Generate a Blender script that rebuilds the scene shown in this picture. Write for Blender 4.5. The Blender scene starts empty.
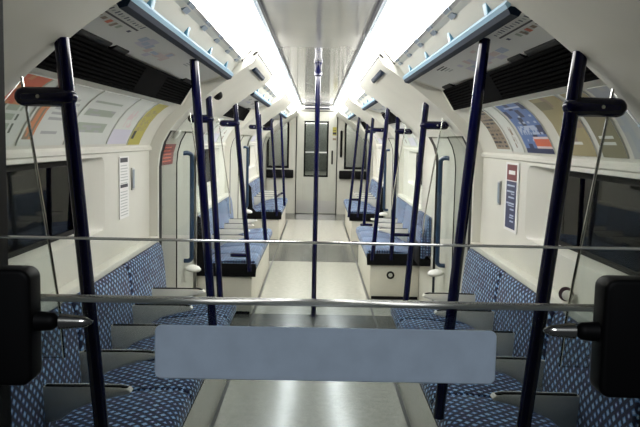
import bpy, bmesh, math, random
from mathutils import Vector, Matrix
random.seed(7)
scn = bpy.context.scene
COL = scn.collection
R = math.radians
CAM_H = 1.43

# ------------------------------------------------------------------ materials
def nmat(name):
    m = bpy.data.materials.new(name); m.use_nodes = True
    return m, m.node_tree.nodes, m.node_tree.links, m.node_tree.nodes['Principled BSDF']

def pmat(name, col, rough=.5, metal=0., coat=0., noise=0., scale=12., bump=0., spec=.5):
    m, N, L, b = nmat(name)
    b.inputs['Roughness'].default_value = rough
    b.inputs['Metallic'].default_value = metal
    b.inputs['Coat Weight'].default_value = coat
    b.inputs['Specular IOR Level'].default_value = spec
    b.inputs['Base Color'].default_value = (*col, 1)
    if noise or bump:
        tc = N.new('ShaderNodeTexCoord'); nz = N.new('ShaderNodeTexNoise')
        nz.inputs['Scale'].default_value = scale; nz.inputs['Detail'].default_value = 5
        L.new(tc.outputs['Object'], nz.inputs['Vector'])
        if noise:
            rp = N.new('ShaderNodeMapRange')
            rp.inputs['From Min'].default_value = .3; rp.inputs['From Max'].default_value = .7
            rp.inputs['To Min'].default_value = 1 - noise; rp.inputs['To Max'].default_value = 1 + noise * .4
            mx = N.new('ShaderNodeMix'); mx.data_type = 'RGBA'; mx.blend_type = 'MULTIPLY'
            mx.inputs['Factor'].default_value = 1
            mx.inputs['A'].default_value = (*col, 1)
            L.new(nz.outputs['Fac'], rp.inputs['Value']); L.new(rp.outputs['Result'], mx.inputs['B'])
            L.new(mx.outputs['Result'], b.inputs['Base Color'])
        if bump:
            bp = N.new('ShaderNodeBump'); bp.inputs['Strength'].default_value = bump; bp.inputs['Distance'].default_value = .002
            L.new(nz.outputs['Fac'], bp.inputs['Height']); L.new(bp.outputs['Normal'], b.inputs['Normal'])
    return m

def emat(name, col, strength):
    m, N, L, b = nmat(name)
    b.inputs['Base Color'].default_value = (.8, .8, .8, 1)
    b.inputs['Emission Color'].default_value = (*col, 1); b.inputs['Emission Strength'].default_value = strength
    return m

def glassmat(name, tint, refl=1.0, rough=.01, haze=0., hazecol=(.5, .55, .5)):
    m, N, L, b = nmat(name); N.remove(b)
    out = N['Material Output']
    tr = N.new('ShaderNodeBsdfTransparent'); tr.inputs['Color'].default_value = (*tint, 1)
    gl = N.new('ShaderNodeBsdfGlossy'); gl.inputs['Roughness'].default_value = rough
    fr = N.new('ShaderNodeFresnel'); fr.inputs['IOR'].default_value = 1.45
    mu = N.new('ShaderNodeMath'); mu.operation = 'MULTIPLY'; mu.inputs[1].default_value = refl
    L.new(fr.outputs[0], mu.inputs[0])
    mx = N.new('ShaderNodeMixShader'); L.new(mu.outputs[0], mx.inputs[0])
    if haze:
        df = N.new('ShaderNodeBsdfDiffuse'); df.inputs['Color'].default_value = (*hazecol, 1)
        m2 = N.new('ShaderNodeMixShader'); m2.inputs[0].default_value = haze
        L.new(tr.outputs[0], m2.inputs[1]); L.new(df.outputs[0], m2.inputs[2]); L.new(m2.outputs[0], mx.inputs[1])
    else:
        L.new(tr.outputs[0], mx.inputs[1])
    L.new(gl.outputs[0], mx.inputs[2]); L.new(mx.outputs[0], out.inputs['Surface'])
    return m

def moquette(name):
    """woven seat fabric: dark navy ground with small pale and purple lozenges set diagonally"""
    m, N, L, b = nmat(name)
    b.inputs['Roughness'].default_value = .9
    b.inputs['Sheen Weight'].default_value = .15
    tc = N.new('ShaderNodeTexCoord'); sp = N.new('ShaderNodeSeparateXYZ')
    L.new(tc.outputs['Object'], sp.inputs[0])
    def mt(op, a, c=None):
        n = N.new('ShaderNodeMath'); n.operation = op
        for i, v in enumerate((a, c)):
            if v is None: continue
            if isinstance(v, (int, float)): n.inputs[i].default_value = v
            else: L.new(v, n.inputs[i])
        return n.outputs[0]
    ax = mt('ABSOLUTE', sp.outputs[0]); bb = mt('ADD', ax, sp.outputs[2])
    sn = N.new('ShaderNodeSeparateXYZ'); L.new(tc.outputs['Normal'], sn.inputs[0])
    end = mt('GREATER_THAN', mt('ABSOLUTE', sn.outputs[1]), .72)
    aa = mt('ADD', sp.outputs[1], mt('MULTIPLY', end, mt('SUBTRACT', ax, sp.outputs[2])))
    k = 22.
    u = mt('MULTIPLY', mt('ADD', aa, bb), k); v = mt('MULTIPLY', mt('SUBTRACT', aa, bb), k)
    fu = mt('ABSOLUTE', mt('SUBTRACT', mt('FRACT', u), .5)); fv = mt('ABSOLUTE', mt('SUBTRACT', mt('FRACT', v), .5))
    d = mt('MAXIMUM', fu, fv)
    mask = mt('LESS_THAN', d, .285); dot = mt('LESS_THAN', d, .15)
    cb = N.new('ShaderNodeCombineXYZ')
    L.new(mt('FLOOR', u), cb.inputs[0]); L.new(mt('FLOOR', v), cb.inputs[1])
    wn = N.new('ShaderNodeTexWhiteNoise'); wn.noise_dimensions = '2D'; L.new(cb.outputs[0], wn.inputs['Vector'])
    cr = N.new('ShaderNodeValToRGB'); cr.color_ramp.interpolation = 'CONSTANT'
    e = cr.color_ramp.elements
    e[0].position = 0; e[0].color = (.08, .20, .43, 1)
    e[1].position = .35; e[1].color = (.15, .32, .57, 1)
    for p, c in ((.6, (.05, .045, .17, 1)), (.78, (.24, .42, .64, 1)), (.92, (.03, .075, .21, 1))):
        q = e.new(p); q.color = c
    L.new(wn.outputs['Value'], cr.inputs[0])
    m1 = N.new('ShaderNodeMix'); m1.data_type = 'RGBA'
    m1.inputs['A'].default_value = (.006, .010, .038, 1)
    L.new(mask, m1.inputs['Factor']); L.new(cr.outputs[0], m1.inputs['B'])
    m2 = N.new('ShaderNodeMix'); m2.data_type = 'RGBA'; m2.inputs['B'].default_value = (.42, .56, .78, 1)
    L.new(dot, m2.inputs['Factor']); L.new(m1.outputs['Result'], m2.inputs['A'])
    L.new(m2.outputs['Result'], b.inputs['Base Color'])
    return m

M = {
 'lining': pmat('cream lining', (.66, .65, .58), .38, noise=.05, scale=3),
 'ceil': pmat('satin ceiling', (.36, .355, .325), .10, noise=.06, scale=2),
 'door': pmat('door paint', (.56, .565, .50), .4, noise=.06, scale=4),
 'doorgrey': pmat('grey door panel', (.36, .36, .31), .35, noise=.05, scale=4),
 'white': pmat('white plastic', (.74, .74, .70), .4),
 'floor': pmat('pale floor covering', (.46, .45, .39), .18, noise=.14, scale=26),
 'floordark': pmat('dark vestibule floor', (.105, .105, .095), .22, noise=.2, scale=30),
 'line': pmat('dark floor joint', (.05, .05, .045), .5),
 'pole': pmat('navy enamel', (.0020, .0026, .030), .12, spec=.4),
 'black': pmat('black plastic', (.002, .002, .0024), .55, spec=.14),
 'rubber': pmat('black rubber', (.002, .002, .002), .6, spec=.15),
 'grille': pmat('black grille', (.0022, .0022, .0022), .9, spec=.02),
 'gap': pmat('grille recess', (.0008, .0008, .0008), .95, spec=0.),
 'handle': pmat('teal blue enamel', (.010, .035, .085), .3, coat=.3),
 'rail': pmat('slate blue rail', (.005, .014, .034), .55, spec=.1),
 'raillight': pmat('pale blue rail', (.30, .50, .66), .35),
 'bracket': pmat('blue bracket', (.13, .32, .46), .4),
 'metal': pmat('brushed metal', (.55, .55, .53), .3, metal=.9),
 'chrome': pmat('polished metal', (.75, .74, .68), .18, metal=1),
 'greyclip': pmat('grey clip', (.25, .30, .36), .4),
 'cream': pmat('cream armrest', (.68, .66, .57), .45),
 'base': pmat('pale seat riser', (.62, .60, .52), .42, noise=.05, scale=8),
 'sticker': pmat('grey blue sheet', (.50, .60, .72), .5, noise=.08, scale=60),
 'paper': pmat('white paper', (.78, .78, .76), .6),
 'ink': pmat('dark ink', (.03, .03, .04), .6),
 'greyink': pmat('grey ink', (.42, .43, .43), .6),
 'red': pmat('red print', (.15, .008, .008), .5),
 'redor': pmat('orange red print', (.62, .12, .05), .5),
 'orange': pmat('orange print', (.62, .24, .10), .5),
 'navyink': pmat('navy print', (.014, .022, .085), .5),
 'blueink': pmat('blue print', (.10, .18, .42), .5),
 'paleblue': pmat('pale blue print', (.45, .52, .66), .5),
 'lilac': pmat('pale lilac print', (.62, .60, .70), .5),
 'pink': pmat('pale pink print', (.68, .56, .56), .5),
 'green': pmat('grey green print', (.36, .41, .33), .5),
 'dgreen': pmat('dark green print', (.09, .11, .08), .5),
 'yellow': pmat('yellow print', (.44, .39, .07), .5),
 'olive': pmat('olive print', (.33, .28, .14), .5),
 'dolive': pmat('dark olive print', (.20, .18, .10), .5),
 'brown': pmat('brown print', (.26, .20, .14), .5),
 'card': pmat('off white card', (.66, .68, .64), .5),
 'greyblue': pmat('grey blue print', (.35, .38, .42), .5),
 'maroon': pmat('dark purple card', (.05, .02, .035), .5),
 'moq': moquette('blue moquette'),
 'light': emat('lit diffuser', (1., .985, .96), 7.2),
 'lightnear': emat('dim lit diffuser', (1., .985, .95), 3.4),
 'window': glassmat('dark saloon glass', (.17, .165, .155), .35),
 'endglass': glassmat('end glass', (.70, .72, .72), .8),
 'screen': glassmat('screen glass', (.95, .97, .96), .8),
 'pane': glassmat('upper glass', (.95, .96, .95), .6),
 'panelow': glassmat('tinted glass', (.70, .73, .75), .5),
 'edge': glassmat('glass edge', (.55, .60, .55), .8, .15, haze=.7, hazecol=(.42, .44, .40)),
 'edgelow': glassmat('dark glass edge', (.35, .38, .36), .8, .2, haze=.7, hazecol=(.2, .22, .21)),
 'tunnel': pmat('tunnel soot', (.05, .045, .04), .9, noise=.4, scale=3),
}

# ------------------------------------------------------------------ mesh helper
class MB:
    def __init__(s): s.bm = bmesh.new(); s.mats = []
    def mi(s, m):
        if m not in s.mats: s.mats.append(m)
        return s.mats.index(m)
    def _join(s, b, m):
        i = s.mi(m); vm = {}
        for v in b.verts: vm[v] = s.bm.verts.new(v.co)
        for f in b.faces:
            try:
                g = s.bm.faces.new([vm[v] for v in f.verts]); g.material_index = i
            except ValueError: pass
        b.free(); return s
    def box(s, x0, x1, y0, y1, z0, z1, m, bev=0., seg=2):
        b = bmesh.new()
        c = Matrix.Translation(((x0 + x1) / 2, (y0 + y1) / 2, (z0 + z1) / 2)) @ Matrix.Diagonal((abs(x1 - x0), abs(y1 - y0), abs(z1 - z0), 1))
        bmesh.ops.create_cube(b, size=1, matrix=c)
        if bev: bmesh.ops.bevel(b, geom=b.edges[:], offset=bev, segments=seg, affect='EDGES', profile=.5)
        return s._join(b, m)
    def prism(s, poly, fn, a0, a1, m, bev=0., seg=2, ends='ab'):
        """poly: 2D outline; fn(u, v, a) -> point; swept from a0 to a1"""
        b = bmesh.new()
        A = [b.verts.new(fn(u, v, a0)) for u, v in poly]; B = [b.verts.new(fn(u, v, a1)) for u, v in poly]
        n = len(poly)
        fa = b.faces.new(A); fb = b.faces.new(B[::-1])
        for i in range(n): b.faces.new([A[i], B[i], B[(i + 1) % n], A[(i + 1) % n]])
        bmesh.ops.recalc_face_normals(b, faces=b.faces[:])
        if bev:
            ed = [e for e in b.edges if (fa in e.link_faces and 'a' in ends) or (fb in e.link_faces and 'b' in ends)]
            bmesh.ops.bevel(b, geom=ed, offset=bev, segments=seg, affect='EDGES', profile=.5)
        return s._join(b, m)
    def tube(s, pts, r, m, n=14, round_ends=False):
        pts = [Vector(p) for p in pts]
        if round_ends:
            a, z = pts[0], pts[-1]
            da = (pts[0] - pts[1]).normalized(); dz = (pts[-1] - pts[-2]).normalized()
            st = [(a + da * r * math.sin(t), r * math.cos(t)) for t in (1.45, 1.1, .7, .35)]
            en = [(z + dz * r * math.sin(t), r * math.cos(t)) for t in (.35, .7, 1.1, 1.45)]
            seq = st + [(p, r) for p in pts] + en
        else: seq = [(p, r) for p in pts]
        b = bmesh.new(); rings = []; up = None
        for i, (p, rr) in enumerate(seq):
            q0 = seq[max(i - 1, 0)][0]; q1 = seq[min(i + 1, len(seq) - 1)][0]
            t = (q1 - q0).normalized()
            if up is None:
                up = Vector((0, 0, 1)) if abs(t.z) < .9 else Vector((0, 1, 0))
            a = t.cross(up).normalized(); c = a.cross(t).normalized(); up = c
            rings.append([b.verts.new(p + (a * math.cos(2 * math.pi * k / n) + c * math.sin(2 * math.pi * k / n)) * rr) for k in range(n)])
        for A, B in zip(rings, rings[1:]):
            for k in range(n): b.faces.new([A[k], A[(k + 1) % n], B[(k + 1) % n], B[k]])
        b.faces.new(rings[0][::-1]); b.faces.new(rings[-1])
        return s._join(b, m)
    def lathe(s, prof, axis_o, axis_d, m, n=20):
        """prof: (radius, distance along the axis)"""
        o = Vector(axis_o); d = Vector(axis_d).normalized()
        up = Vector((0, 0, 1)) if abs(d.z) < .9 else Vector((1, 0, 0))
        a = d.cross(up).normalized(); c = d.cross(a)
        b = bmesh.new(); rings = []
        for r, h in prof:
            rings.append([b.verts.new(o + d * h + (a * math.cos(2 * math.pi * k / n) + c * math.sin(2 * math.pi * k / n)) * max(r, 1e-4)) for k in range(n)])
        for A, B in zip(rings, rings[1:]):
            for k in range(n): b.faces.new([A[k], A[(k + 1) % n], B[(k + 1) % n], B[k]])
        b.faces.new(rings[0][::-1]); b.faces.new(rings[-1])
        return s._join(b, m)
    def face(s, pts, m):
        f = s.bm.faces.new([s.bm.verts.new(p) for p in pts]); f.material_index = s.mi(m); return s
    def strip(s, A, B, m):
        for i in range(len(A) - 1): s.face([A[i], A[i + 1], B[i + 1], B[i]], m)
        return s
    def build(s, name, parent=None, smooth=35, recalc=True):
        bmesh.ops.remove_doubles(s.bm, verts=s.bm.verts[:], dist=1e-5)
        if recalc: bmesh.ops.recalc_face_normals(s.bm, faces=s.bm.faces[:])
        me = bpy.data.meshes.new(name); s.bm.to_mesh(me); s.bm.free()
        for k in s.mats: me.materials.append(M[k])
        if smooth:
            me.polygons.foreach_set('use_smooth', [True] * len(me.polygons)); me.set_sharp_from_angle(angle=R(smooth))
        o = bpy.data.objects.new(name, me); COL.objects.link(o)
        if parent: o.parent = parent; o.matrix_parent_inverse = Matrix.Translation(-parent.location)
        return o

def tag(o, label, cat, group=None):
    o['label'] = label; o['category'] = cat
    if group: o['group'] = group
    return o
def thing(name, label, cat, loc=(0, 0, 0), group=None):
    o = bpy.data.objects.new(name, None); COL.objects.link(o); o.location = loc; o.empty_display_size = .05
    return tag(o, label, cat, group)
def struct(o, label=None):
    o['kind'] = 'structure'
    if label: o['label'] = label
    return o

SIDE = {-1: 'left', 1: 'right'}
BAYNAME = ['nearest', 'middle', 'farthest']
# (depth start, depth end) of the seating bays, along the car
BAYS = {-1: [(2.02, 4.5), (6.0, 8.2), (10.4, 12.6)], 1: [(2.02, 4.5), (6.7, 8.6), (10.4, 12.6)]}
START, END = .62, 14.5
NSEAT = {-1: [6, 5, 5], 1: [6, 4, 5]}

# cross-section of the lining, (distance from the middle of the car, height)
ARCH = [(.36, 1.925), (.385, 1.88), (.44, 1.842), (.506, 1.797), (.60, 1.73), (.69, 1.66), (.766, 1.593), (.83, 1.53), (.88, 1.47), (.92, 1.40), (.94, 1.33), (.95, 1.25), (.95, 0.)]
BAYP = [(.45, 1.88), (.475, 1.872), (.53, 1.803), (.73, 1.740), (.735, 1.735), (.80, 1.618)]
COVE = [(.80, 1.618), (.845, 1.592), (.888, 1.556), (.926, 1.512), (.958, 1.46), (.981, 1.415), (.995, 1.378)]
WALL = [(.995, 1.378), (.985, 1.366), (.985, 1.352), (1.0, 1.345)]
WX = 1.0

# ------------------------------------------------------------------ the shell
def fl():
    b = MB()
    b.box(-1.12, 1.12, START, END, -.05, 0, 'floor')
    for y0, y1 in ((4.45, 6.05), (8.75, 10.2), (13.4, END)): b.box(-1.1, 1.1, y0, y1, -.01, .002, 'floordark')
    for s in (-1, 1): b.box(s * .485, s * .502, START, 13.4, -.01, .0035, 'line')
    return struct(b.build('floor', smooth=0))
fl()
b = MB(); b.box(-.30, .30, START, END, 2.05, 2.09, 'ceil')
for s in (-1, 1):
    b.box(s * .30, s * .62, START, END, 2.075, 2.09, 'ceil')
struct(b.build('ceiling', smooth=0))
for i, s in enumerate((-1, 1)):
    b = MB(); b.box(s * .258, s * .268, START, END, 2.046, 2.052, 'black'); b.box(s * .282, s * .30, START, END, 2.038, 2.052, 'greyclip', .003)
    struct(b.build('trim_%d' % (i + 1), smooth=0))

def win_span(s, k):
    a, c = BAYS[s][k]
    return (a + .15, c - .95) if k == 0 else (a + .35, c - .45)
WZ0, WZ1 = .985, 1.33
for s in (-1, 1):
    b = MB()
    P3 = lambda p, y: (s * p[0], y, p[1])
    def run(prof, y0, y1, m='lining'):
        b.strip([P3(p, y0) for p in prof], [P3(p, y1) for p in prof], m)
    zones = []; prev = START
    for a, c in BAYS[s]:
        zones.append((prev, a)); prev = c
    zones.append((prev, END))
    for zi, (a, c) in enumerate(zones):
        up = [p for p in ARCH if p[1] >= 1.47]
        run(up, a, c)
        # posts at each end of the doorway, the doors fill the rest
        low = [p for p in ARCH if p[1] <= 1.47]
        run(low, a, min(a + .04, c)); run(low, (6.0 if s > 0 and zi == 1 else c) - .05, c)
        run([(.88, 1.47), (.925, 1.485)], a, c)
    for k, (a, c) in enumerate(BAYS[s]):
        run(BAYP + COVE[1:] + WALL[1:], a, c)
        w0, w1 = win_span(s, k)
        top, bot = WZ1, WZ0
        x = s * WX
        # wall plane round the window opening, with a rounded opening
        n = 5; rr = .05
        rim = []
        for cy, cz, a0 in ((w1 - rr, top - rr, 0), (w0 + rr, top - rr, 90), (w0 + rr, bot + rr, 180), (w1 - rr, bot + rr, 270)):
            for i in range(n + 1):
                t = R(a0 + 90 * i / n); rim.append((cy + rr * math.cos(t), cz + rr * math.sin(t)))
        N_ = len(rim)
        outer = []
        for y, z in rim:   # project to the border of the wall rectangle
            oy = c if y > w1 - rr - 1e-6 else (a if y < w0 + rr + 1e-6 else y)
            oz = z
            outer.append((oy, oz))
        # four plain panels plus the ring of corner pieces
        q = lambda y, z: (x, y, z)
        b.face([q(a, 1.345), q(c, 1.345), q(c, top), q(a, top)], 'lining')
        b.face([q(a, bot), q(c, bot), q(c, 0), q(a, 0)], 'lining')
        b.face([q(a, top), q(w0, top), q(w0, bot), q(a, bot)], 'lining')
        b.face([q(w1, top), q(c, top), q(c, bot), q(w1, bot)], 'lining')
        cor = [(w1, top), (w0, top), (w0, bot), (w1, bot)]
        for j in range(4):
            seg = rim[j * (n + 1):(j + 1) * (n + 1)]
            for p0, p1 in zip(seg, seg[1:]): b.face([q(*cor[j]), q(*p0), q(*p1)], 'lining')
        # reveal sloping out to the glass
        cy, cz = (w0 + w1) / 2, (top + bot) / 2
        inn = []
        for y, z in rim:
            sy = ((w1 - w0) / 2 - (.22 if k == 0 else .12)) / ((w1 - w0) / 2); sz = .94
            inn.append((cy + (y - cy) * sy, cz + (z - cz) * sz))
        for j in range(N_):
            p0, p1, q0, q1 = rim[j], rim[(j + 1) % N_], inn[j], inn[(j + 1) % N_]
            b.face([q(*p0), q(*p1), (s * 1.075, q1[0], q1[1]), (s * 1.075, q0[0], q0[1])], 'lining')
        # bulkhead faces between the doorway lining and the bay recess
        for y, dy in ((a, 1), (c, -1)):
            ring = [P3(p, y) for p in ARCH] + [P3(p, y) for p in [(WX, 0), (WX, 1.345)] + (BAYP + COVE[1:] + WALL[1:-1])[::-1]] + [P3((.30, 2.05), y)]
            b.face(ring, 'lining')
        # ledge below the window, behind the seat backs
        b.box(s * .940, s * 1.0, a, c, .801, .834, 'lining', .006)
        # the window itself
        wi = (0 if s < 0 else 3) + k + 1
        g = MB()
        for y, z in (): pass
        fy = [((cy + (y - cy) * 1.0), z) for y, z in inn]
        g.prism(inn, lambda u, v, t: (s * t, u, v), 1.068, 1.076, 'window')
        gasket = []
        gl = g.build('window_%d' % wi, smooth=0); struct(gl, 'dark glazed saloon window')
        f = MB()
        n2 = len(inn)
        sc = lambda p, d: (cy + (p[0] - cy) * (1 - d / ((w1 - w0) / 2)), cz + (p[1] - cz) * (1 - d / ((top - bot) / 2)))
        i2 = [sc(p, .022) for p in inn]
        for j in range(n2):
            A0, A1, B0, B1 = inn[j], inn[(j + 1) % n2], i2[j], i2[(j + 1) % n2]
            f.face([(s * 1.066, *A0), (s * 1.066, *A1), (s * 1.062, *B1), (s * 1.062, *B0)], 'rubber')
            f.face([(s * 1.062, *B0), (s * 1.062, *B1), (s * 1.075, *B1), (s * 1.075, *B0)], 'rubber')
        struct(f.build('window_gasket', gl))
    struct(b.build('wall_' + SIDE[s], smooth=30, recalc=False))
    t = MB(); t.box(s * 1.30, s * 1.34, START, END, 0, 1.9, 'tunnel')
    struct(t.build('wall_tunnel_' + SIDE[s], smooth=0))

# ------------------------------------------------------------------ side doors
dn = 10
DOORP = [(.968, .01), (.968, 1.25), (.960, 1.33), (.940, 1.40), (.905, 1.466), (.93, 1.48), (.968, 1.41), (.995, 1.33), (1.01, 1.25), (1.01, .01)]
for s in (-1, 1):
    ends = [(BAYS[s][0][1], BAYS[s][1][0]), (BAYS[s][1][1], BAYS[s][2][0]), (BAYS[s][2][1], END), (START, BAYS[s][0][0])]
    for vi, (a, c) in enumerate(ends):
        if s > 0 and vi == 0: c = 6.0
        mid = a + (c - a) * .5 if vi else 5.2
        for li, (y0, y1) in enumerate(((a + .06, mid), (mid, c - .06))):
            d = MB()
            mm = 'doorgrey' if (vi == 0 and li == 0) else 'door'
            d.prism(DOORP, lambda u, v, t: (s * u, t, v), y0 + .004, y1 - .004, mm)
            door = struct(d.build('door_%d' % dn), 'sliding side door leaf'); dn += 1
            e = MB()
            sh = lambda d_: (lambda u, v, t: (s * (u - d_), t, v))
            if li == 0: e.prism(DOORP, sh(.018), y0 - .018, y0 + .06, 'rubber')
            else: e.prism(DOORP, sh(.006), y0 - .006, y0 + .004, 'rubber')
            struct(e.build('door_seal', door))

# ------------------------------------------------------------------ end wall and end door
def rrect(u0, u1, v0, v1, r, n=5):
    o = []
    for cu, cv, a0 in ((u1 - r, v1 - r, 0), (u0 + r, v1 - r, 90), (u0 + r, v0 + r, 180), (u1 - r, v0 + r, 270)):
        for i in range(n + 1):
            t = R(a0 + 90 * i / n); o.append((cu + r * math.cos(t), cv + r * math.sin(t)))
    return o
b = MB()
for s in (-1, 1):
    b.box(s * .40, s * 1.1, END, END + .06, 0, .88, 'lining'); b.box(s * .40, s * .54, END, END + .06, .88, 2.05, 'lining')
    b.box(s * .54, s * 1.1, END, END + .06, 1.86, 2.05, 'lining'); b.box(s * .95, s * 1.1, END, END + .06, .88, 1.86, 'lining')
b.box(-.40, .40, END, END + .06, 1.985, 2.05, 'lining')
struct(b.build('wall_end', smooth=0))
b = MB()
b.box(-.385, -.235, END - .01, END + .04, .01, 1.97, 'door', .006); b.box(.215, .385, END - .01, END + .04, .01, 1.97, 'door', .006)
b.box(-.235, .215, END - .01, END + .04, 1.78, 1.97, 'door'); b.box(-.235, .215, END - .01, END + .04, .01, .73, 'door')
ed = struct(b.build('door_1', smooth=0), 'cream end door')
b = MB(); b.box(-.235, .215, END + .01, END + .018, .73, 1.78, 'endglass'); struct(b.build('door_glass', ed, 0))
b = MB()
for x0, x1, z0, z1 in ((-.245, -.215, .72, 1.79), (.195, .225, .72, 1.79), (-.245, .225, .72, .75), (-.245, .225, 1.76, 1.79)): b.box(x0, x1, END - .014, END + .02, z0, z1, 'rubber')
b.box(-.215, .195, END - .012, END + .006, 1.18, 1.205, 'metal')
struct(b.build('door_gasket', ed, 0))
b = MB(); b.box(-.37, .37, END - .016, END - .008, .03, .26, 'metal'); struct(b.build('kick_plate', ed, 0))
b = MB(); b.tube([(.30, END - .01, .98), (.30, END - .05, .98), (.30, END - .05, 1.22), (.30, END - .01, 1.22)], .014, 'black'); struct(b.build('door_handle', ed))
b = MB()
for s in (-1, 1): b.box(s * .385, s * .40, END - .02, END + .02, 0, 1.985, 'rubber')
b.box(-.40, .40, END - .02, END + .02, 1.97, 1.985, 'rubber')
struct(b.build('trim_3', smooth=0))
for i, s in enumerate((-1, 1)):
    o = [(.55, .90), (.55, 1.70), (.565, 1.79), (.61, 1.84), (.67, 1.845), (.74, 1.80), (.81, 1.72), (.88, 1.60), (.925, 1.48), (.94, 1.36), (.94, .90)]
    cx, cz = .74, 1.35
    b = MB(); b.prism([(u, v) for u, v in o], lambda u, v, t: (s * u, t, v), END + .012, END + .02, 'endglass')
    w = struct(b.build('window_%d' % (7 + i), smooth=0), 'arched window beside the end door')
    f = MB(); n = len(o)
    o1 = [(cx + (u - cx) * 1.10, cz + (v - cz) * 1.05) for u, v in o]; o2 = [(cx + (u - cx) * .90, cz + (v - cz) * .955) for u, v in o]
    for j in range(n):
        k = (j + 1) % n; Y = END - .012
        f.face([(s * o1[j][0], Y, o1[j][1]), (s * o1[k][0], Y, o1[k][1]), (s * o2[k][0], Y, o2[k][1]), (s * o2[j][0], Y, o2[j][1])], 'rubber')
        f.face([(s * o2[j][0], Y, o2[j][1]), (s * o2[k][0], Y, o2[k][1]), (s * o2[k][0], END + .02, o2[k][1]), (s * o2[j][0], END + .02, o2[j][1])], 'rubber')
    struct(f.build('window_gasket', w, 0))
    b = MB(); b.box(s * .44, s * .96, END - .09, END - .005, .69, .85, 'black', .02, 3)
    tag(b.build('perch_pad'), 'long black padded perch on the end wall %s of the end door' % SIDE[s], 'perch seat', 'perch pads on the end wall')
b = MB(); b.box(-1.2, 1.2, END + .75, END + .8, 0, 2.1, 'doorgrey'); b.box(-.4, .4, END + .72, END + .76, 0, 1.95, 'door'); b.box(-.24, .24, END + .70, END + .73, .8, 1.75, 'endglass')
struct(b.build('wall_next_car', smooth=0))
b = MB(); b.tube([(.47, END - .005, 1.12), (.47, END - .04, 1.14), (.47, END - .04, 1.58), (.47, END - .005, 1.60)], .022, 'black')
tag(b.build('handrail'), 'upright black grab bar on the end wall just right of end door', 'handle')
b = MB(); b.box(.30, .375, END - .013, END - .010, 1.52, 1.68, 'yellow'); b.box(.305, .37, END - .0145, END - .012, 1.54, 1.58, 'ink'); b.box(.31, .365, END - .0145, END - .012, 1.61, 1.62, 'ink')
tag(b.build('warning_sticker', smooth=0), 'small yellow warning sticker high on the cream end door', 'sticker')
b = MB(); b.box(.305, .37, END - .013, END - .010, 1.43, 1.47, 'brown')
tag(b.build('notice_sticker', smooth=0), 'tiny brown sticker below the yellow one on the end door', 'sticker')
t = thing('destination_sign', 'slim ceiling sign box with two dark displays above the end door', 'sign', (0, 13.3, 2.05))
b = MB(); b.box(-.27, .27, 13.28, 13.5, 1.955, 2.05, 'metal', .006); b.build('housing', t)
b = MB(); b.box(-.22, .22, 13.272, 13.281, 2.01, 2.035, 'ink'); b.build('display', t)
b = MB(); b.box(-.22, .22, 13.272, 13.281, 1.965, 1.998, 'ink'); b.build('display', t)

# ------------------------------------------------------------------ ceiling lights
def light(s, y0, y1, bay, label, lm='light'):
    t = thing('ceiling_light', label, 'light', (s * .38, y0, 1.95), 'strip lights along the ceiling edges')
    p = [(.30, 2.04), (.375, 1.985), (.45, 1.895)] if bay else [(.30, 2.04), (.335, 1.99), (.36, 1.935)]
    q = [(x + .012, z + .012) for x, z in p]
    b = MB(); b.prism(p + q[::-1], lambda u, v, a: (s * u, a, v), y0 + .0005, y1 - .0005, lm); b.build('diffuser', t, 0)
    x, z = p[-1]
    f = MB(); f.prism([(x - .006, z + .002), (x + .022, z - .022), (x + .03, z - .012), (x + .004, z + .012)], lambda u, v, a: (s * u, a, v), y0, y1, 'metal'); f.build('frame', t, 0)
    if bay:
        k = 0; y = y0 + .2
        while y < y1 - .1:
            c = MB(); c.prism([(x - .012, z - .002), (x + .022, z - .03), (x + .03, z - .02), (x, z + .008)], lambda u, v, a: (s * u, a, v), y, y + .09, 'greyclip'); c.build('clip', t, 0); y += .42
for s in (-1, 1):
    side = SIDE[s]
    a1, a2, a3 = BAYS[s]
    light(s, a1[0], 3.25, True, 'glowing white strip light over the near half of nearest %s seats' % side, 'lightnear')
    light(s, 3.25, a1[1], True, 'glowing white strip light over the far half of nearest %s seats' % side, 'lightnear')
    light(s, a1[1], a2[0], False, 'glowing white strip light above the first %s doorway' % side)
    light(s, *a2, True, 'glowing white strip light over the middle bay of %s seats' % side)
    light(s, a2[1], a3[0], False, 'glowing white strip light above the second %s doorway' % side)
    light(s, *a3, True, 'glowing white strip light over the farthest bay of %s seats' % side)
    light(s, a3[1], END - .02, False, 'glowing white strip light at the %s end by the end door' % side, 'lightnear')

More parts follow.
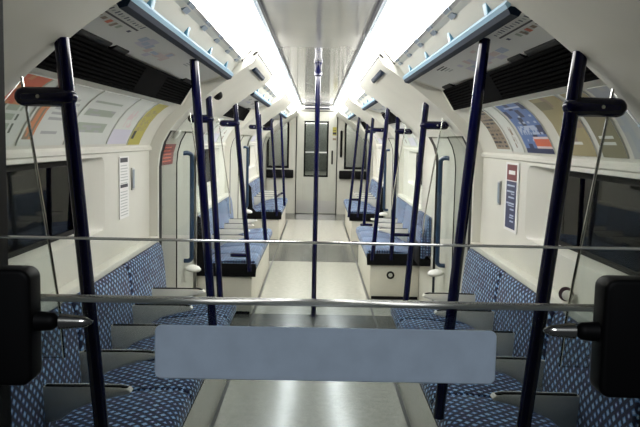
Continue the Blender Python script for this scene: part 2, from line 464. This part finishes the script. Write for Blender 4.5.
# ------------------------------------------------------------------ bay fittings overhead
def on_panel(s, x, y, off):      # a point on the sloping soffit between rail and grille
    t = (x - .53) / .20
    return (s * x, y, 1.803 - .063 * t - off)
for s in (-1, 1):
    for k, (a, c) in enumerate(BAYS[s]):
        side, bn = SIDE[s], BAYNAME[k]
        # blue edge rail with wedge brackets
        t = thing('edge_rail', 'blue metal edge rail under the ceiling light, %s bay, %s side' % (bn, side), 'rail', (s * .515, a, 1.79), 'blue edge rails under the lights')
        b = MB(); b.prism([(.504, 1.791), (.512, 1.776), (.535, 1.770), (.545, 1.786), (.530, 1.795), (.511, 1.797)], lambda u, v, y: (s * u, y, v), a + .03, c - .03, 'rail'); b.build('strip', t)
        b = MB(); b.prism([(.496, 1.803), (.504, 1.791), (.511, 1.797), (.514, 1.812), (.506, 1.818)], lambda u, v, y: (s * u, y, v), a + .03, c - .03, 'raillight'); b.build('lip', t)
        for j in range(4 if k == 0 else 3):
            y = a + (c - a) * (j + .42) / (4 if k == 0 else 3)
            b = MB(); b.prism([(.502, 1.812), (.53, 1.812), (.503, 1.850), (.492, 1.858)], lambda u, v, yy: (s * u, yy, v), y, y + .05, 'bracket', .004); b.build('bracket', t)
        # line diagram board on the soffit
        t = MB()
        def q(x0, x1, y0, y1, off, m):
            t.face([on_panel(s, x0, y0, off), on_panel(s, x1, y0, off), on_panel(s, x1, y1, off), on_panel(s, x0, y1, off)], m)
        pa, pc = a + .03, c - .12
        A = [on_panel(s, x, y, o_) for x in (.55, .722) for y in (pa, pc) for o_ in (.001, .005)]
        q(.55, .722, pa, pc, .005, 'paper'); q(.55, .722, pa, pc, .001, 'paper')
        t.face([A[0], A[1], A[3], A[2]], 'paper'); t.face([A[4], A[5], A[7], A[6]], 'paper'); t.face([A[0], A[1], A[5], A[4]], 'paper'); t.face([A[2], A[3], A[7], A[6]], 'paper')
        if k == 0:
            q(.593, .600, 2.04, 2.52, .0065, 'ink')
            for j in range(14):
                y = 2.05 + j * .034
                ln = .010 + .010 * random.random()
                q(.584 - ln, .584, y, y + .013, .0065, 'navyink' if j % 3 else 'greyink')
            for j, (y, w, m, l) in enumerate(((2.03, .05, 'orange', .035), (2.09, .035, 'redor', .06), (2.14, .03, 'brown', .02), (2.19, .035, 'brown', .015), (2.25, .035, 'redor', .02), (2.31, .03, 'brown', .025), (2.36, .03, 'green', .02), (2.47, .03, 'navyink', .012))):
                q(.612, .612 + l, y, y + w, .0065, m)
            q(.664, .692, 2.08, 2.12, .0065, 'brown')
            for j in range(16):
                y = 2.62 + random.random() * .72; x = .58 + random.random() * .09
                q(x, x + .015 + .03 * random.random(), y, y + .05 + .08 * random.random(), .0065 + .0001 * j, random.choice(['lilac', 'lilac', 'pink', 'paleblue']))
            for j in range(4): q(.578 + .014 * j, .585 + .014 * j, 3.52, 3.72 - .03 * j, .0065, 'ink' if j < 2 else 'greyink')
        else:
            for j in range(8):
                y = a + .25 + (c - a - .7) * random.random(); x = .57 + random.random() * .09
                q(x, x + .03, y, y + .12, .0065 + .0001 * j, random.choice(['lilac', 'paleblue', 'greyink']))
        tag(t.build('line_diagram', smooth=0, recalc=False), 'white line diagram board on the sloping ceiling, %s bay, %s side' % (bn, side), 'sign', 'line diagram boards')
        # black ventilation grille
        g = thing('air_grille', 'long black slatted air grille above the adverts, %s bay, %s side' % (bn, side), 'vent', (s * .76, a, 1.67), 'black air grilles')
        ga, gc = a + .03, c - .16
        def gp(f, o_):   # f 0..1 down the slope
            x = .728 + (.797 - .728) * f; z = 1.733 + (1.622 - 1.733) * f
            return (x - .86 * o_, z - .5 * o_)
        b = MB(); b.prism([gp(0, 0), gp(0, .006), gp(1, .006), gp(1, 0)], lambda u, v, y: (s * u, y, v), ga, gc, 'gap'); b.build('backing', g, 0)
        b = MB(); 
        for f0, f1 in ((0, .09), (.92, 1.)): b.prism([gp(f0, .0), gp(f0, .016), gp(f1, .016), gp(f1, .0)], lambda u, v, y: (s * u, y, v), ga, gc, 'grille', .002)
        for y0, y1 in ((ga, ga + .03), (gc - .03, gc)): b.prism([gp(0, 0), gp(0, .0155), gp(1, .0155), gp(1, 0)], lambda u, v, y: (s * u, y, v), y0, y1, 'grille')
        b.build('frame', g, 0)
        m0, m1 = ga + (gc - ga) * .50, ga + (gc - ga) * .70
        for y0, y1 in ((ga + .03, m0), (m1, gc - .03)):
            b = MB()
            for j in range(7):
                f = .13 + j * .115
                b.prism([gp(f, .004), gp(f + .02, .016), gp(f + .07, .015), gp(f + .03, .004)], lambda u, v, y: (s * u, y, v), y0, y1, 'grille')
            b.build('louvre', g, 0)
        b = MB(); b.prism([gp(.09, .004), gp(.09, .0145), gp(.92, .0145), gp(.92, .004)], lambda u, v, y: (s * u, y, v), m0, m1, 'grille', .002); b.build('access_panel', g, 0)
        for j, (y0, y1) in enumerate(((ga + .10, ga + .18), (ga + .21, ga + .55), (ga + .60, ga + .78), (gc - .30, gc - .05))):
            if k and j in (0, 2): continue
            b = MB(); b.prism([(.700, 1.747), (.702, 1.738), (.728, 1.724), (.732, 1.738)], lambda u, v, y: (s * u, y, v), y0, y1, 'black', .002); b.build('catch_plate', g, 0)

for s in (-1, 1):
    y0 = BAYS[s][0][1] + .26
    b = MB(); b.prism([(.388, 1.876), (.396, 1.858), (.412, 1.850), (.416, 1.858), (.404, 1.868), (.394, 1.884)], lambda u, v, y: (s * u, y, v), y0, y0 + .8, 'rail', .002)
    tag(b.build('edge_rail'), 'short dark blue edge rail above the first %s doorway' % SIDE[s], 'rail', 'short edge rails over the doorways')
# ------------------------------------------------------------------ advert cards in the cove
def cove_pt(f):
    P = [Vector(p) for p in COVE[::-1]]
    L = [(P[i + 1] - P[i]).length for i in range(len(P) - 1)]; T = sum(L); d = f * T
    for i, l in enumerate(L):
        if d <= l or i == len(L) - 1:
            e = (P[i + 1] - P[i]); n = Vector((-e.y, e.x)).normalized()
            if n.x > 0: n = -n
            return P[i] + e * (d / l), n
        d -= l
def advert(s, y0, y1, f0, f1, design, label, nu=24, nv=24, name='advert_card'):
    """card bent to the cove: u runs along the car, v up the curve; design(u, v) names the print"""
    b = MB()
    def pt(u, v, o):
        p, n = cove_pt(f0 + (f1 - f0) * v); p = p + n * o
        return (s * p.x, y0 + (y1 - y0) * u, p.y)
    for i in range(nu):
        for j in range(nv):
            u0, u1, v0, v1 = i / nu, (i + 1) / nu, j / nv, (j + 1) / nv
            b.face([pt(u0, v0, .006), pt(u1, v0, .006), pt(u1, v1, .006), pt(u0, v1, .006)], design((u0 + u1) / 2, (v0 + v1) / 2))
    bk = 'card'
    for i in range(nu): 
        u0, u1 = i / nu, (i + 1) / nu
        for v in (0, 1): b.face([pt(u0, v, .006), pt(u1, v, .006), pt(u1, v, .001), pt(u0, v, .001)], bk)
    for j in range(nv):
        v0, v1 = j / nv, (j + 1) / nv
        for u in (0, 1): b.face([pt(u, v0, .006), pt(u, v1, .006), pt(u, v1, .001), pt(u, v0, .001)], bk)
        b.face([pt(0, v0, .001), pt(1, v0, .001), pt(1, v1, .001), pt(0, v1, .001)], bk)
    return tag(b.build(name, smooth=40), label, 'advert', 'advert cards in the cove')
def h2(i, j): return random.Random(i * 971 + j * 31 + 5).random()
def d_redgrid(u, v):
    if v > .55 and u < .8: return 'redor' if h2(int(u * 12), int(v * 12)) > .35 else 'orange'
    if v > .12 and u < .85: return 'card' if (u * 4 % 1) < .18 or (v * 7 % 1) < .22 else ('dgreen' if h2(int(u * 4), int(v * 7)) > .4 else 'green')
    return 'card'
def d_streak(u, v):
    if .06 < u < .24 and v > .1: return 'brown' if h2(int(u * 24), int(v * 9)) > .72 else 'orange'
    if u > .36 and .12 < v < .85 and (v * 11 % 1) < .4 and u < .36 + .5 * (.6 + .4 * h2(3, int(v * 11))): return 'greyink'
    return 'card'
def d_blocks(u, v):
    if .1 < u < .8 and (.22 < v < .36 or .50 < v < .62 or .74 < v < .80): return 'green' if h2(int(u * 9), int(v * 20)) > .25 else 'greyink'
    return 'card'
def d_pink(u, v):
    if .35 < u < .8 and .35 < v < .7 and h2(int(u * 16), int(v * 14)) > .45: return 'pink'
    return 'lilac' if v < .3 else 'card'
def d_yellow(u, v):
    if .1 < u < .3 and .12 < v < .3: return 'ink'
    return 'olive' if .12 < u < .88 and .3 < v < .8 and h2(int(u * 24), int(v * 24)) > .55 else 'yellow'
def d_brown(u, v):
    if u < .08 or v < .05 or v > .96: return 'card'
    return 'ink' if (v * 12 % 1) < .3 and h2(int(u * 20), int(v * 12)) > .5 else 'brown'
def d_palegrey(u, v):
    return 'brown' if .3 < u < .6 and .1 < v < .5 and h2(int(u * 20), int(v * 20)) > .5 else 'card'
def d_blue(u, v):
    if v < .08: return 'navyink'
    if .10 < v < .28 and u < .55: return 'redor' if .14 < v < .24 else 'pink'
    if .35 < v < .50 and .2 < u < .9: return 'paleblue' if h2(int(u * 24), int(v * 24)) > .3 else 'blueink'
    if (v * 9 % 1) < .3 and .1 < u < .8 and h2(int(u * 12), int(v * 9)) > .4: return 'paleblue'
    return 'blueink' if h2(int(u * 6), int(v * 6)) > .25 else 'navyink'
def d_olive(u, v):
    if .15 < v < .22 and .3 < u < .8: return 'card'
    if .75 < v < .9 and u > .5: return 'dolive'
    return 'olive' if h2(int(u * 5), int(v * 5)) > .15 else 'brown'
def d_dolive(u, v):
    if .22 < u < .75 and (.16 < v < .21 or .26 < v < .31): return 'card'
    if u > .86: return 'card'
    return 'dolive' if v < .7 else 'olive'
def d_grey(u, v):
    return 'greyblue' if h2(int(u * 8), int(v * 12)) > .4 else 'greyink'
advert(-1, 2.02, 2.44, .05, .92, d_redgrid, 'card advert with red picture and dark photo grid at near left end')
advert(-1, 2.47, 2.90, .05, .92, d_streak, 'white card advert with orange streak and text lines behind first left pole')
advert(-1, 2.93, 3.50, .05, .92, d_blocks, 'white card advert with grey green text blocks in left cove')
advert(-1, 3.53, 3.88, .05, .92, d_pink, 'white card advert with faint pink print beside the yellow card')
advert(-1, 3.92, 4.18, .03, .92, d_yellow, 'narrow yellow card advert at far end of left cove')
advert(1, 1.99, 2.32, .05, .92, d_grey, 'grey blue card advert at near right end, past first bracket')
advert(1, 2.37, 2.60, .05, .92, d_dolive, 'dark olive card advert with two white lines, right cove')
advert(1, 2.63, 2.95, .05, .92, d_olive, 'olive beige card advert just behind first right pole')
advert(1, 3.10, 3.50, .05, .92, d_blue, 'blue card advert with red block in right cove')
advert(1, 3.56, 3.74, .05, .92, d_palegrey, 'narrow pale card advert between blue and brown cards, right cove')
advert(1, 3.78, 4.08, .05, .92, d_brown, 'brown card advert with small text at far end of right cove')
for s in (-1, 1):
    for k in (1, 2):
        a, c = BAYS[s][k]
        for j in range(3):
            y0 = a + .15 + j * (c - a - .3) / 3
            advert(s, y0, y0 + (c - a - .3) / 3 - .05, .05, .92, (d_blocks, d_pink, d_palegrey)[j],
                   'pale card advert, %s in the cove over %s %s seats' % (('nearest', 'central', 'farthest')[j], ('middle', 'far')[k - 1], SIDE[s]), 12, 12)

# ------------------------------------------------------------------ notices on the walls
x = WX - .002
t = thing('notice', 'tall white printed notice on the left wall beside the window', 'notice', (-x, 3.85, 1.1))
b = MB(); b.box(-x, -x + .004, 3.80, 3.99, 1.005, 1.325, 'paper', .001); b.build('sheet', t, 0)
b = MB()
for z0, z1 in ((1.295, 1.318), (1.165, 1.182)): b.box(-x + .004, -x + .005, 3.815, 3.96, z0, z1, 'ink')
for j in range(18):
    z = 1.28 - j * .015
    if 1.15 < z < 1.19 or z < 1.02: continue
    b.box(-x + .004, -x + .005, 3.82, 3.93 + .04 * random.random(), z - .004, z, 'greyink')
b.build('print', t, 0)
b = MB(); b.box(-x, -x + .006, 4.05, 4.11, 1.14, 1.26, 'metal', .002); b.box(-x + .006, -x + .008, 4.06, 4.10, 1.15, 1.25, 'greyclip')
tag(b.build('lock_plate'), 'small grey metal slot plate on left wall beside white notice', 'lock plate')
t = thing('notice', 'tall red and navy safety notice on the right wall beside the window', 'notice', (x, 3.80, 1.1))
b = MB(); b.box(x - .004, x, 3.68, 3.93, .985, 1.335, 'paper', .001); b.build('sheet', t, 0)
b = MB(); b.box(x - .005, x - .004, 3.71, 3.90, 1.245, 1.325, 'red'); b.box(x - .006, x - .005, 3.74, 3.86, 1.275, 1.295, 'paper'); b.build('header', t, 0)
b = MB(); b.box(x - .005, x - .004, 3.71, 3.90, 1.0, 1.24, 'navyink')
for j in range(7):
    z = 1.222 - j * .030
    b.box(x - .006, x - .005, 3.74, 3.80 + .09 * random.random(), z - .008, z, 'paleblue')
    b.box(x - .006, x - .005, 3.74, 3.78 + .09 * random.random(), z - .018, z - .013, 'paleblue') if j % 2 else None
b.build('text_block', t, 0)
b = MB(); b.box(x - .006, x, 4.03, 4.09, 1.10, 1.23, 'metal', .002); b.box(x - .008, x - .006, 4.04, 4.08, 1.11, 1.22, 'greyclip')
tag(b.build('lock_plate'), 'small grey metal slot plate on right wall beside red notice', 'lock plate')
b = MB(); NP = lambda z, o: -(.968 - .010 * max(0, (z - 1.25) / .08) - .0095 * max(0, (z - 1.33) / .05) - o)
b.prism([(NP(z, o), z) for z, o in ((1.252, .0), (1.33, .0), (1.385, .0), (1.385, .005), (1.33, .005), (1.252, .005))], lambda u, v, t: (u, t, v), 4.62, 5.03, 'red')
for j in range(5):
    z = 1.36 - j * .022; b.prism([(NP(z, .005), z), (NP(z + .007, .005), z + .007), (NP(z + .007, .006), z + .007), (NP(z, .006), z)], lambda u, v, t: (u, t, v), 4.68, 4.88 + .08 * random.random(), 'redor')
tag(b.build('red_notice', smooth=0), 'red emergency notice at the top of first left door', 'notice')
def dome(loc, nrm, r, h, m, m2=None):
    b = MB(); b.lathe([(r, -.01), (r, h * .25), (r * .86, h * .62), (r * .5, h * .92), (0, h)], loc, nrm, m); return b
b = dome((-.635, 4.8, 1.703), (.62, 0, -.78), .03, .035, 'black')
tag(b.build('camera_dome'), 'small round black camera dome on lining above first left doorway', 'camera')
b = MB(); b.lathe([(.036, -.01), (.036, .006), (.03, .012), (0, .014)], (-.898, 4.85, 1.45), (.8, 0, -.6), 'white')
tag(b.build('alarm_cover'), 'round white cover disc above the red notice', 'cover')

# ------------------------------------------------------------------ door handles on the first doorways
for s in (-1, 1):
    for vi, yy in enumerate((5.5, (BAYS[s][2][0] - .45))):
        t = thing('handrail', 'tall teal bent grab handle on the %s %s doorway' % (('first', 'second')[vi], SIDE[s]), 'handle', (s * .97, yy, .48), 'door grab handles')
        b = MB(); pts = [(s * .966, yy - .06, 1.315), (s * .94, yy - .05, 1.318)]
        for a in range(0, 91, 18): pts.append((s * (.94 - .03 * math.sin(R(a))), yy - .05 + .05 * math.sin(R(a)), 1.288 + .03 * math.cos(R(a))))
        for a in range(0, 91, 18): pts.append((s * (.94 - .03 * math.cos(R(a))), yy, .55 - .03 * math.sin(R(a))))
        pts.append((s * .966, yy, .52))
        b.tube(pts, .0165, 'handle'); b.build('bar', t)
        b = MB(); b.lathe([(.05, -.01), (.062, .002), (.06, .012), (.045, .026), (.022, .034), (0, .036)], (s * .902, yy, .455), (-s * .1, 0, 1), 'white', 24); b.build('foot_cover', t)

# ------------------------------------------------------------------ seats
def make_seat(s, w, arm, name_lbl, pair=0):
    """origin on the floor at the near end of the seat; s gives the side"""
    t = thing('train_seat', name_lbl, 'seat', (0, 0, 0))
    g = .006
    b = MB(); b.prism([(.485, .365), (.470, .385), (.468, .415), (.480, .440), (.505, .452), (.60, .455), (.75, .440), (.895, .425), (.905, .365)],
                      lambda u, v, y: (s * u, y, v), g, w - g, 'moq', .012, 3); b.build('cushion', t)
    top = .80
    b = MB(); 
    pr = [(.893, .415), (.890, .50), (.898, .62), (.912, .74), (.921, .778), (.935, .798), (.962, .798), (.978, .785), (.980, .415)]
    # outline seen from the front has rounded top corners: three stacked widths
    g0, g1 = (.0015 if pair == 1 else g), (.0015 if pair == -1 else g)
    b.prism(pr, lambda u, v, y: (s * u, y, v), g0, w - g1, 'moq', .022, 4, {1: 'b', -1: 'a'}.get(pair, 'ab')); b.build('backrest', t)
    if arm:
        def arm_pts():
            return [(.93, .592), (.72, .596), (.64, .595), (.612, .588), (.604, .579), (.612, .571), (.68, .555), (.75, .535), (.80, .512), (.84, .480), (.88, .47), (.93, .47)]
        b = MB(); b.prism(arm_pts(), lambda u, v, y: (s * u, y, v), .001, .044, 'cream', .006, 2); a_ = b.build('armrest', t)
        b = MB(); b.prism([(.89, .5925), (.89, .597), (.64, .599), (.614, .594), (.62, .5915)], lambda u, v, y: (s * u, y, v), .004, .024, 'rubber', .0015, 2); b.build('armrest_pad', a_)
    return t
def copy_tree(o, parent=None):
    c = o.copy(); COL.objects.link(c)
    if parent: c.parent = parent
    for ch in list(o.children): copy_tree(ch, c)
    return c
ORD = ['nearest', 'second', 'third', 'fourth', 'fifth', 'sixth']
protos = {}
for s in (-1, 1):
    for k, (a, c) in enumerate(BAYS[s]):
        n = NSEAT[s][k]; w = (c - a) / n if k else (c - a) / n
        for i in range(n):
            lbl = 'blue patterned seat, %s in the %s row left of the aisle' % (ORD[i], BAYNAME[k]) if s < 0 else 'blue patterned seat, %s in the %s row right of the aisle' % (ORD[i], BAYNAME[k])
            lbl = lbl.replace('nearest in', 'nearest one in')
            pair = 0 if (n % 2 and i == n - 1) else (-1 if i % 2 == 0 else 1)
            key = (s, round(w, 4), i > 0, pair)
            if key not in protos: o = protos[key] = make_seat(s, w, i > 0, lbl, pair)
            else:
                o = copy_tree(protos[key]); o['label'] = lbl
            o.location = (0, a + i * w, 0); o['group'] = 'seats in the %s row, %s side' % (BAYNAME[k], SIDE[s])
        # riser box the seats stand on
        t = thing('seat_riser', 'cream boxed riser under the %s row of seats, %s side' % (BAYNAME[k], SIDE[s]), 'seat base', (s * .7, a, 0), 'seat risers')
        b = MB(); b.box(s * .505, s * .95, a + .004, c - .004, .0035, .315, 'base', .008); b.build('casing', t)
        b = MB(); b.box(s * .492, s * .95, a - .006, c + .006, .316, .364, 'black', .01); b.build('seat_pan', t)
        b = MB(); b.box(s * .52, s * .94, a - .003, a + .004, .004, .03, 'rubber'); b.build('foot_shadow', t, 0)  # dark strip stands in for the shadow at the riser's near foot
        if k:
            b = MB(); b.prism([(.474, .318), (.468, .40), (.480, .425), (.83, .425), (.872, .47), (.896, .76), (.93, .80), (.945, .80), (.949, .318)], lambda u, v, y: (s * u, y, v), a - .022, a - .004, 'black', .004); b.build('end_panel', t)
        if k == 1 and s > 0:
            b = MB(); b.lathe([(.036, -.004), (.036, .007), (.02, .009), (.02, .004), (0, .004)], (s * .69, a + .004, .225), (0, -1, 0), 'black'); lk = b.build('lock_ring', t)
            b = MB(); b.lathe([(.019, -.004), (.019, .006), (.008, .009), (0, .009)], (s * .69, a + .004, .225), (0, -1, 0), 'metal'); b.build('lock_core', lk)

for j in range(2):
    y0, y1 = 6.05 + j * .315, 6.05 + j * .315 + .305
    t = thing('tip_up_seat', 'folded blue tip-up seat on the right wall before the middle row, %s the doorway' % ('next to' if j == 0 else 'second from'), 'seat', (.93, y0, .4), 'folded tip-up seats')
    b = MB(); b.prism([(.905, .50), (.903, .70), (.912, .80), (.925, .822), (.945, .82), (.9485, .50)], lambda u, v, y: (u, y, v), y0, y1, 'moq', .016, 3); b.build('backrest', t)
    b = MB(); b.prism([(.862, .48), (.858, .70), (.868, .725), (.888, .725), (.900, .70), (.902, .48)], lambda u, v, y: (u, y, v), y0 + .004, y1 - .004, 'moq', .012, 3); b.build('cushion', t)
    b = MB(); b.prism([(.855, .42), (.850, .60), (.858, .60), (.866, .475), (.9485, .475), (.9485, .42)], lambda u, v, y: (u, y, v), y0 + .002, y1 - .002, 'black', .004); b.build('seat_pan', t)

# ------------------------------------------------------------------ poles
def pole(p0, p1, label, bracket=None, bar=None, r=.0195, collar=False):
    t = thing('grab_pole', label, 'pole', p0, 'navy grab poles')
    b = MB(); b.tube([p0, p1], r, 'pole', 18); b.build('tube', t)
    d = (Vector(p1) - Vector(p0)).normalized()
    if collar:
        b = MB(); b.lathe([(r + .006, 0), (r + .008, .012), (r + .001, .03)], Vector(p1) + d * .002, -d, 'pole'); b.build('collar', t)
    if bracket:
        z, ln = bracket; f = (z - p0[2]) / (p1[2] - p0[2])
        q = Vector(p0) + (Vector(p1) - Vector(p0)) * f
        s = 1 if q.x > 0 else -1
        b = MB(); b.tube([q, q + Vector((s * ln, 0, 0))], .0255, 'pole', 16, True); br = b.build('screen_bracket', t)
        b = MB(); b.lathe([(.005, 0), (.004, .003), (0, .004)], q + Vector((s * ln * .62, -.025, 0)), (0, -1, 0), 'metal', 10); b.build('bolt', br)
    if bar:
        b = MB(); b.tube([Vector(v) for v in bar], .016, 'pole', 12, True); b.build('cross_bar', t)
    return t
L, Rr = -1, 1
pole((-.515, 1.985, .003), (-.668, 1.985, 1.680), 'thick navy pole with side bracket, nearest on the left', (1.528, .112))
pole((.515, 1.985, .003), (.683, 1.985, 1.672), 'thick navy pole with side bracket, nearest on the right', (1.530, .118))
pole((-.455, 3.40, .448), (-.556, 3.40, 1.777), 'navy pole rising from nearest left seats to the blue rail')
pole((.455, 2.60, .448), (.566, 2.60, 1.785), 'navy pole rising from nearest right seats to the blue rail')
pole((-.56, 4.64, .003), (-.668, 4.64, 1.682), 'navy pole with bracket at far end of nearest left seats', (1.545, .11))
pole((.56, 4.72, .003), (.678, 4.72, 1.675), 'navy pole with bracket at far end of nearest right seats', (1.535, .13))
pole((-.52, 5.94, .372), (-.648, 5.94, 1.70), 'navy pole with bracket at near end of middle left seats', (1.545, .11), [(-.53, 5.94, .50), (-.66, 5.94, .50)])
pole((-.465, 7.05, .448), (-.570, 7.05, 1.78), 'navy pole rising from middle left seats to the blue rail')
pole((-.555, 8.40, .003), (-.645, 8.40, 1.70), 'navy pole with bracket at far end of middle left seats', (1.56, .10))
pole((.515, 6.62, .372), (.618, 6.62, 1.722), 'navy pole leaning at near end of middle right seats')
pole((.69, 6.66, .37), (.712, 6.66, 1.645), 'upright navy pole with bracket beside middle right seat end', (1.52, .11), [(.69, 6.66, .60), (.84, 6.66, .60)])
pole((.545, 8.75, .003), (.645, 8.75, 1.70), 'navy pole with bracket at far end of middle right seats', (1.56, .18), [(.54, 8.75, .45), (.66, 8.75, .45)])
pole((-.535, 10.34, .372), (-.632, 10.34, 1.712), 'navy pole with bracket at near end of farthest left seats', (1.57, .10), [(-.545, 10.34, .64), (-.50, 11.0, .64)])
pole((-.462, 11.1, .448), (-.535, 11.1, 1.79), 'navy pole rising from farthest left seats to the blue rail')
pole((.462, 10.34, .372), (.572, 10.34, 1.755), 'navy pole leaning at near end of farthest right seats', None, [(.485, 10.34, .62), (.59, 10.34, .62)])
pole((.59, 10.36, .372), (.690, 10.36, 1.665), 'second navy pole with bracket beside farthest right seat end', (1.56, .10))
t = pole((0, 6.0, .003), (0, 6.0, 2.046), 'single upright navy pole in the middle of the aisle', collar=False)
b = MB(); b.lathe([(.034, 0), (.034, .012), (.026, .02), (.025, .07), (.030, .08), (.030, .11), (.021, .12)], (0, 6.0, 2.048), (0, 0, -1), 'pole'); b.build('ceiling_collar', t)
b = MB(); b.lathe([(.034, 0), (.032, .008), (.022, .012)], (0, 6.0, .0025), (0, 0, 1), 'pole'); b.build('floor_collar', t)

# ------------------------------------------------------------------ draught screens at the seat ends
def screen(s, y, label):
    t = thing('draught_screen', label, 'glass screen', (s * .8, y, .5), 'glass draught screens')
    zt = 1.60
    o = [(.685, .98), (.770, 1.575), (.92, 1.395), (.94, 1.32), (.94, .83), (.68, .83)]
    b = MB(); b.prism(o, lambda u, v, yy: (s * u, yy, v), y - .004, y + .004, 'screen'); b.build('pane', t, 0)
    b = MB(); b.tube([(s * .672, y, .83), (s * .684, y, .98), (s * .774, y, 1.578)], .0042, 'chrome', 8); b.build('edge_trim', t)
screen(-1, 1.985, 'clear glass draught screen with bright edge beside nearest left pole')
screen(1, 1.985, 'clear glass draught screen with bright edge beside nearest right pole')
screen(-1, 4.60, 'clear glass draught screen at far end of nearest left seats')
screen(1, 4.66, 'clear glass draught screen at far end of nearest right seats')
screen(-1, 5.92, 'clear glass draught screen at near end of middle left seats')
screen(1, 6.60, 'clear glass draught screen at near end of middle right seats')

# ------------------------------------------------------------------ cup on the right ledge
t = thing('paper_cup', 'small dark purple cup with white lid lying on right window ledge', 'cup', (.962, 2.78, .83))
b = MB(); b.lathe([(.019, 0), (.0235, .05), (.0275, .062), (.0275, .066), (.018, .064), (0, .062)], (.972, 2.86, .864), (-.25, -1, .05), 'maroon'); b.build('body', t)
b = MB(); b.lathe([(.0195, 0), (.0195, .006), (.013, .011), (0, .012)], (.9605, 2.797, .8625), (-.2, -1, .05), 'white'); b.build('lid', t)

# ------------------------------------------------------------------ the end door the photograph is taken through
DY = .55
cam_right = .0
b = MB()
b.box(-1.1, -.239, DY - .03, DY + .03, 0, 2.1, 'rubber'); b.box(.262, 1.1, DY - .03, DY + .03, 0, 2.1, 'rubber')
b.box(-.239, .262, DY - .03, DY + .03, 0, 1.12, 'rubber'); b.box(-.239, .262, DY - .03, DY + .03, 1.72, 2.1, 'rubber')
d2 = struct(b.build('door_2', smooth=0), 'dark end door with the drop window')
slope = .016
def pane(name, y0, y1, ztop, m, em, label, et):
    t = thing(name, label, 'glass pane', (0, (y0 + y1) / 2, 1.12))
    zl, zr = ztop + .228 * slope * .0, ztop
    b = MB(); b.box(-.245, .275, y0, y1, 1.121, ztop - et, m); b.build('sheet', t, 0)
    b = MB(); b.box(-.245, .275, y0 - .0006, y1 + .0006, ztop - et, ztop, em, .001); b.build('polished_edge', t)
    return t
pane('sliding_pane', DY + .014, DY + .022, 1.3525, 'pane', 'edge', 'clear sliding glass pane with thin bright top edge, farther one', .0012)
pane('sliding_pane', DY - .012, DY + .008, 1.3105, 'panelow', 'edgelow', 'tinted sliding glass pane with blurred top edge, nearer one', .0016)
b = MB(); b.prism(rrect(-.1155, .1345, 1.2535, 1.2935, .005), lambda u, v, a: (u, a, v), DY - .0135, DY - .0119, 'sticker', .0006, 1)
tag(b.build('blank_label'), 'wide plain grey blue label with rounded corners on the near glass', 'label')
for s in (-1, 1):
    x0, x1 = (-.239, -.1975) if s < 0 else (.2035, .262)
    t = thing('window_catch', 'black window catch and lever with bright lit tip at the %s edge' % SIDE[s], 'catch', (x0, DY - .03, 1.26), 'window catches')
    z0, z1 = (1.253, 1.336) if s < 0 else (1.252, 1.337)
    b = MB(); b.prism(rrect(x0, x1, z0, z1, .008), lambda u, v, a: (u, a, v), DY - .036, DY - .0125, 'black', .003, 3); b.build('housing', t)
    xe = -.1575 if s < 0 else .165
    xb = x1 - .002 if s < 0 else x0 + .002
    z = 1.2975
    def lev(xa, xc, ra, rc, m, nm):
        b = MB(); k = 8; dd = xc - xa
        b.lathe([(ra + (rc - ra) * i / k if i < k - 1 else rc * (.75 if i == k - 1 else .25), abs(dd) * i / k) for i in range(k + 1)], (xa, DY - .024, z), (1 if dd > 0 else -1, 0, 0), m, 14)
        return b.build(nm, t)
    xm = xb + (xe - xb) * .45
    lev(xb, xm, .0075, .0060, 'black', 'lever'); lev(xm, xe, .0058, .0035, 'chrome', 'lever_tip')  # lit end of the black lever is put in as bright metal

# ------------------------------------------------------------------ light
def area(name, loc, rot, sx, sy, power, col):
    l = bpy.data.lights.new(name, 'AREA'); l.shape = 'RECTANGLE'; l.size = sx; l.size_y = sy; l.energy = power; l.color = col
    o = bpy.data.objects.new(name, l); COL.objects.link(o); o.location = loc; o.rotation_euler = rot
    return o
area('camera_side_fill', (0, -.9, 2.0), (0, 0, 0), .3, 1.2, 4.6, (.9, .95, 1))  # unseen lamp added behind the camera to light the label on the glass
area('gap_fill_light', (0, END + .4, 2.05), (0, 0, 0), 1.4, .25, 13.0, (1, .98, .96))  # added in the gap between cars to brighten the view through the end glass
w = bpy.data.worlds.new('World'); scn.world = w; w.use_nodes = True
w.node_tree.nodes['Background'].inputs[0].default_value = (.02, .022, .025, 1); w.node_tree.nodes['Background'].inputs[1].default_value = .3

# ------------------------------------------------------------------ camera
f = 750.
cam = bpy.data.cameras.new('Camera'); co = bpy.data.objects.new('Camera', cam); COL.objects.link(co)
cam.sensor_width = 36; cam.lens = f / 640 * 36; cam.clip_start = .02
pitch = math.atan(73.5 / f); roll = R(1.15); yaw = -4.6 / f
m = Matrix.Rotation(yaw, 4, 'Z') @ Matrix.Rotation(math.pi / 2 - pitch, 4, 'X') @ Matrix.Rotation(roll, 4, 'Z')
m.translation = (0, 0, CAM_H); co.matrix_world = m
scn.camera = co
scn.cycles.max_bounces = 10; scn.cycles.diffuse_bounces = 5; scn.cycles.transparent_max_bounces = 24
scn.cycles.caustics_reflective = False; scn.cycles.caustics_refractive = False
vs = scn.view_settings
vs.view_transform = 'Standard'; vs.look = 'None'; vs.gamma = 1; vs.use_curve_mapping = False
vs.exposure = 1.72
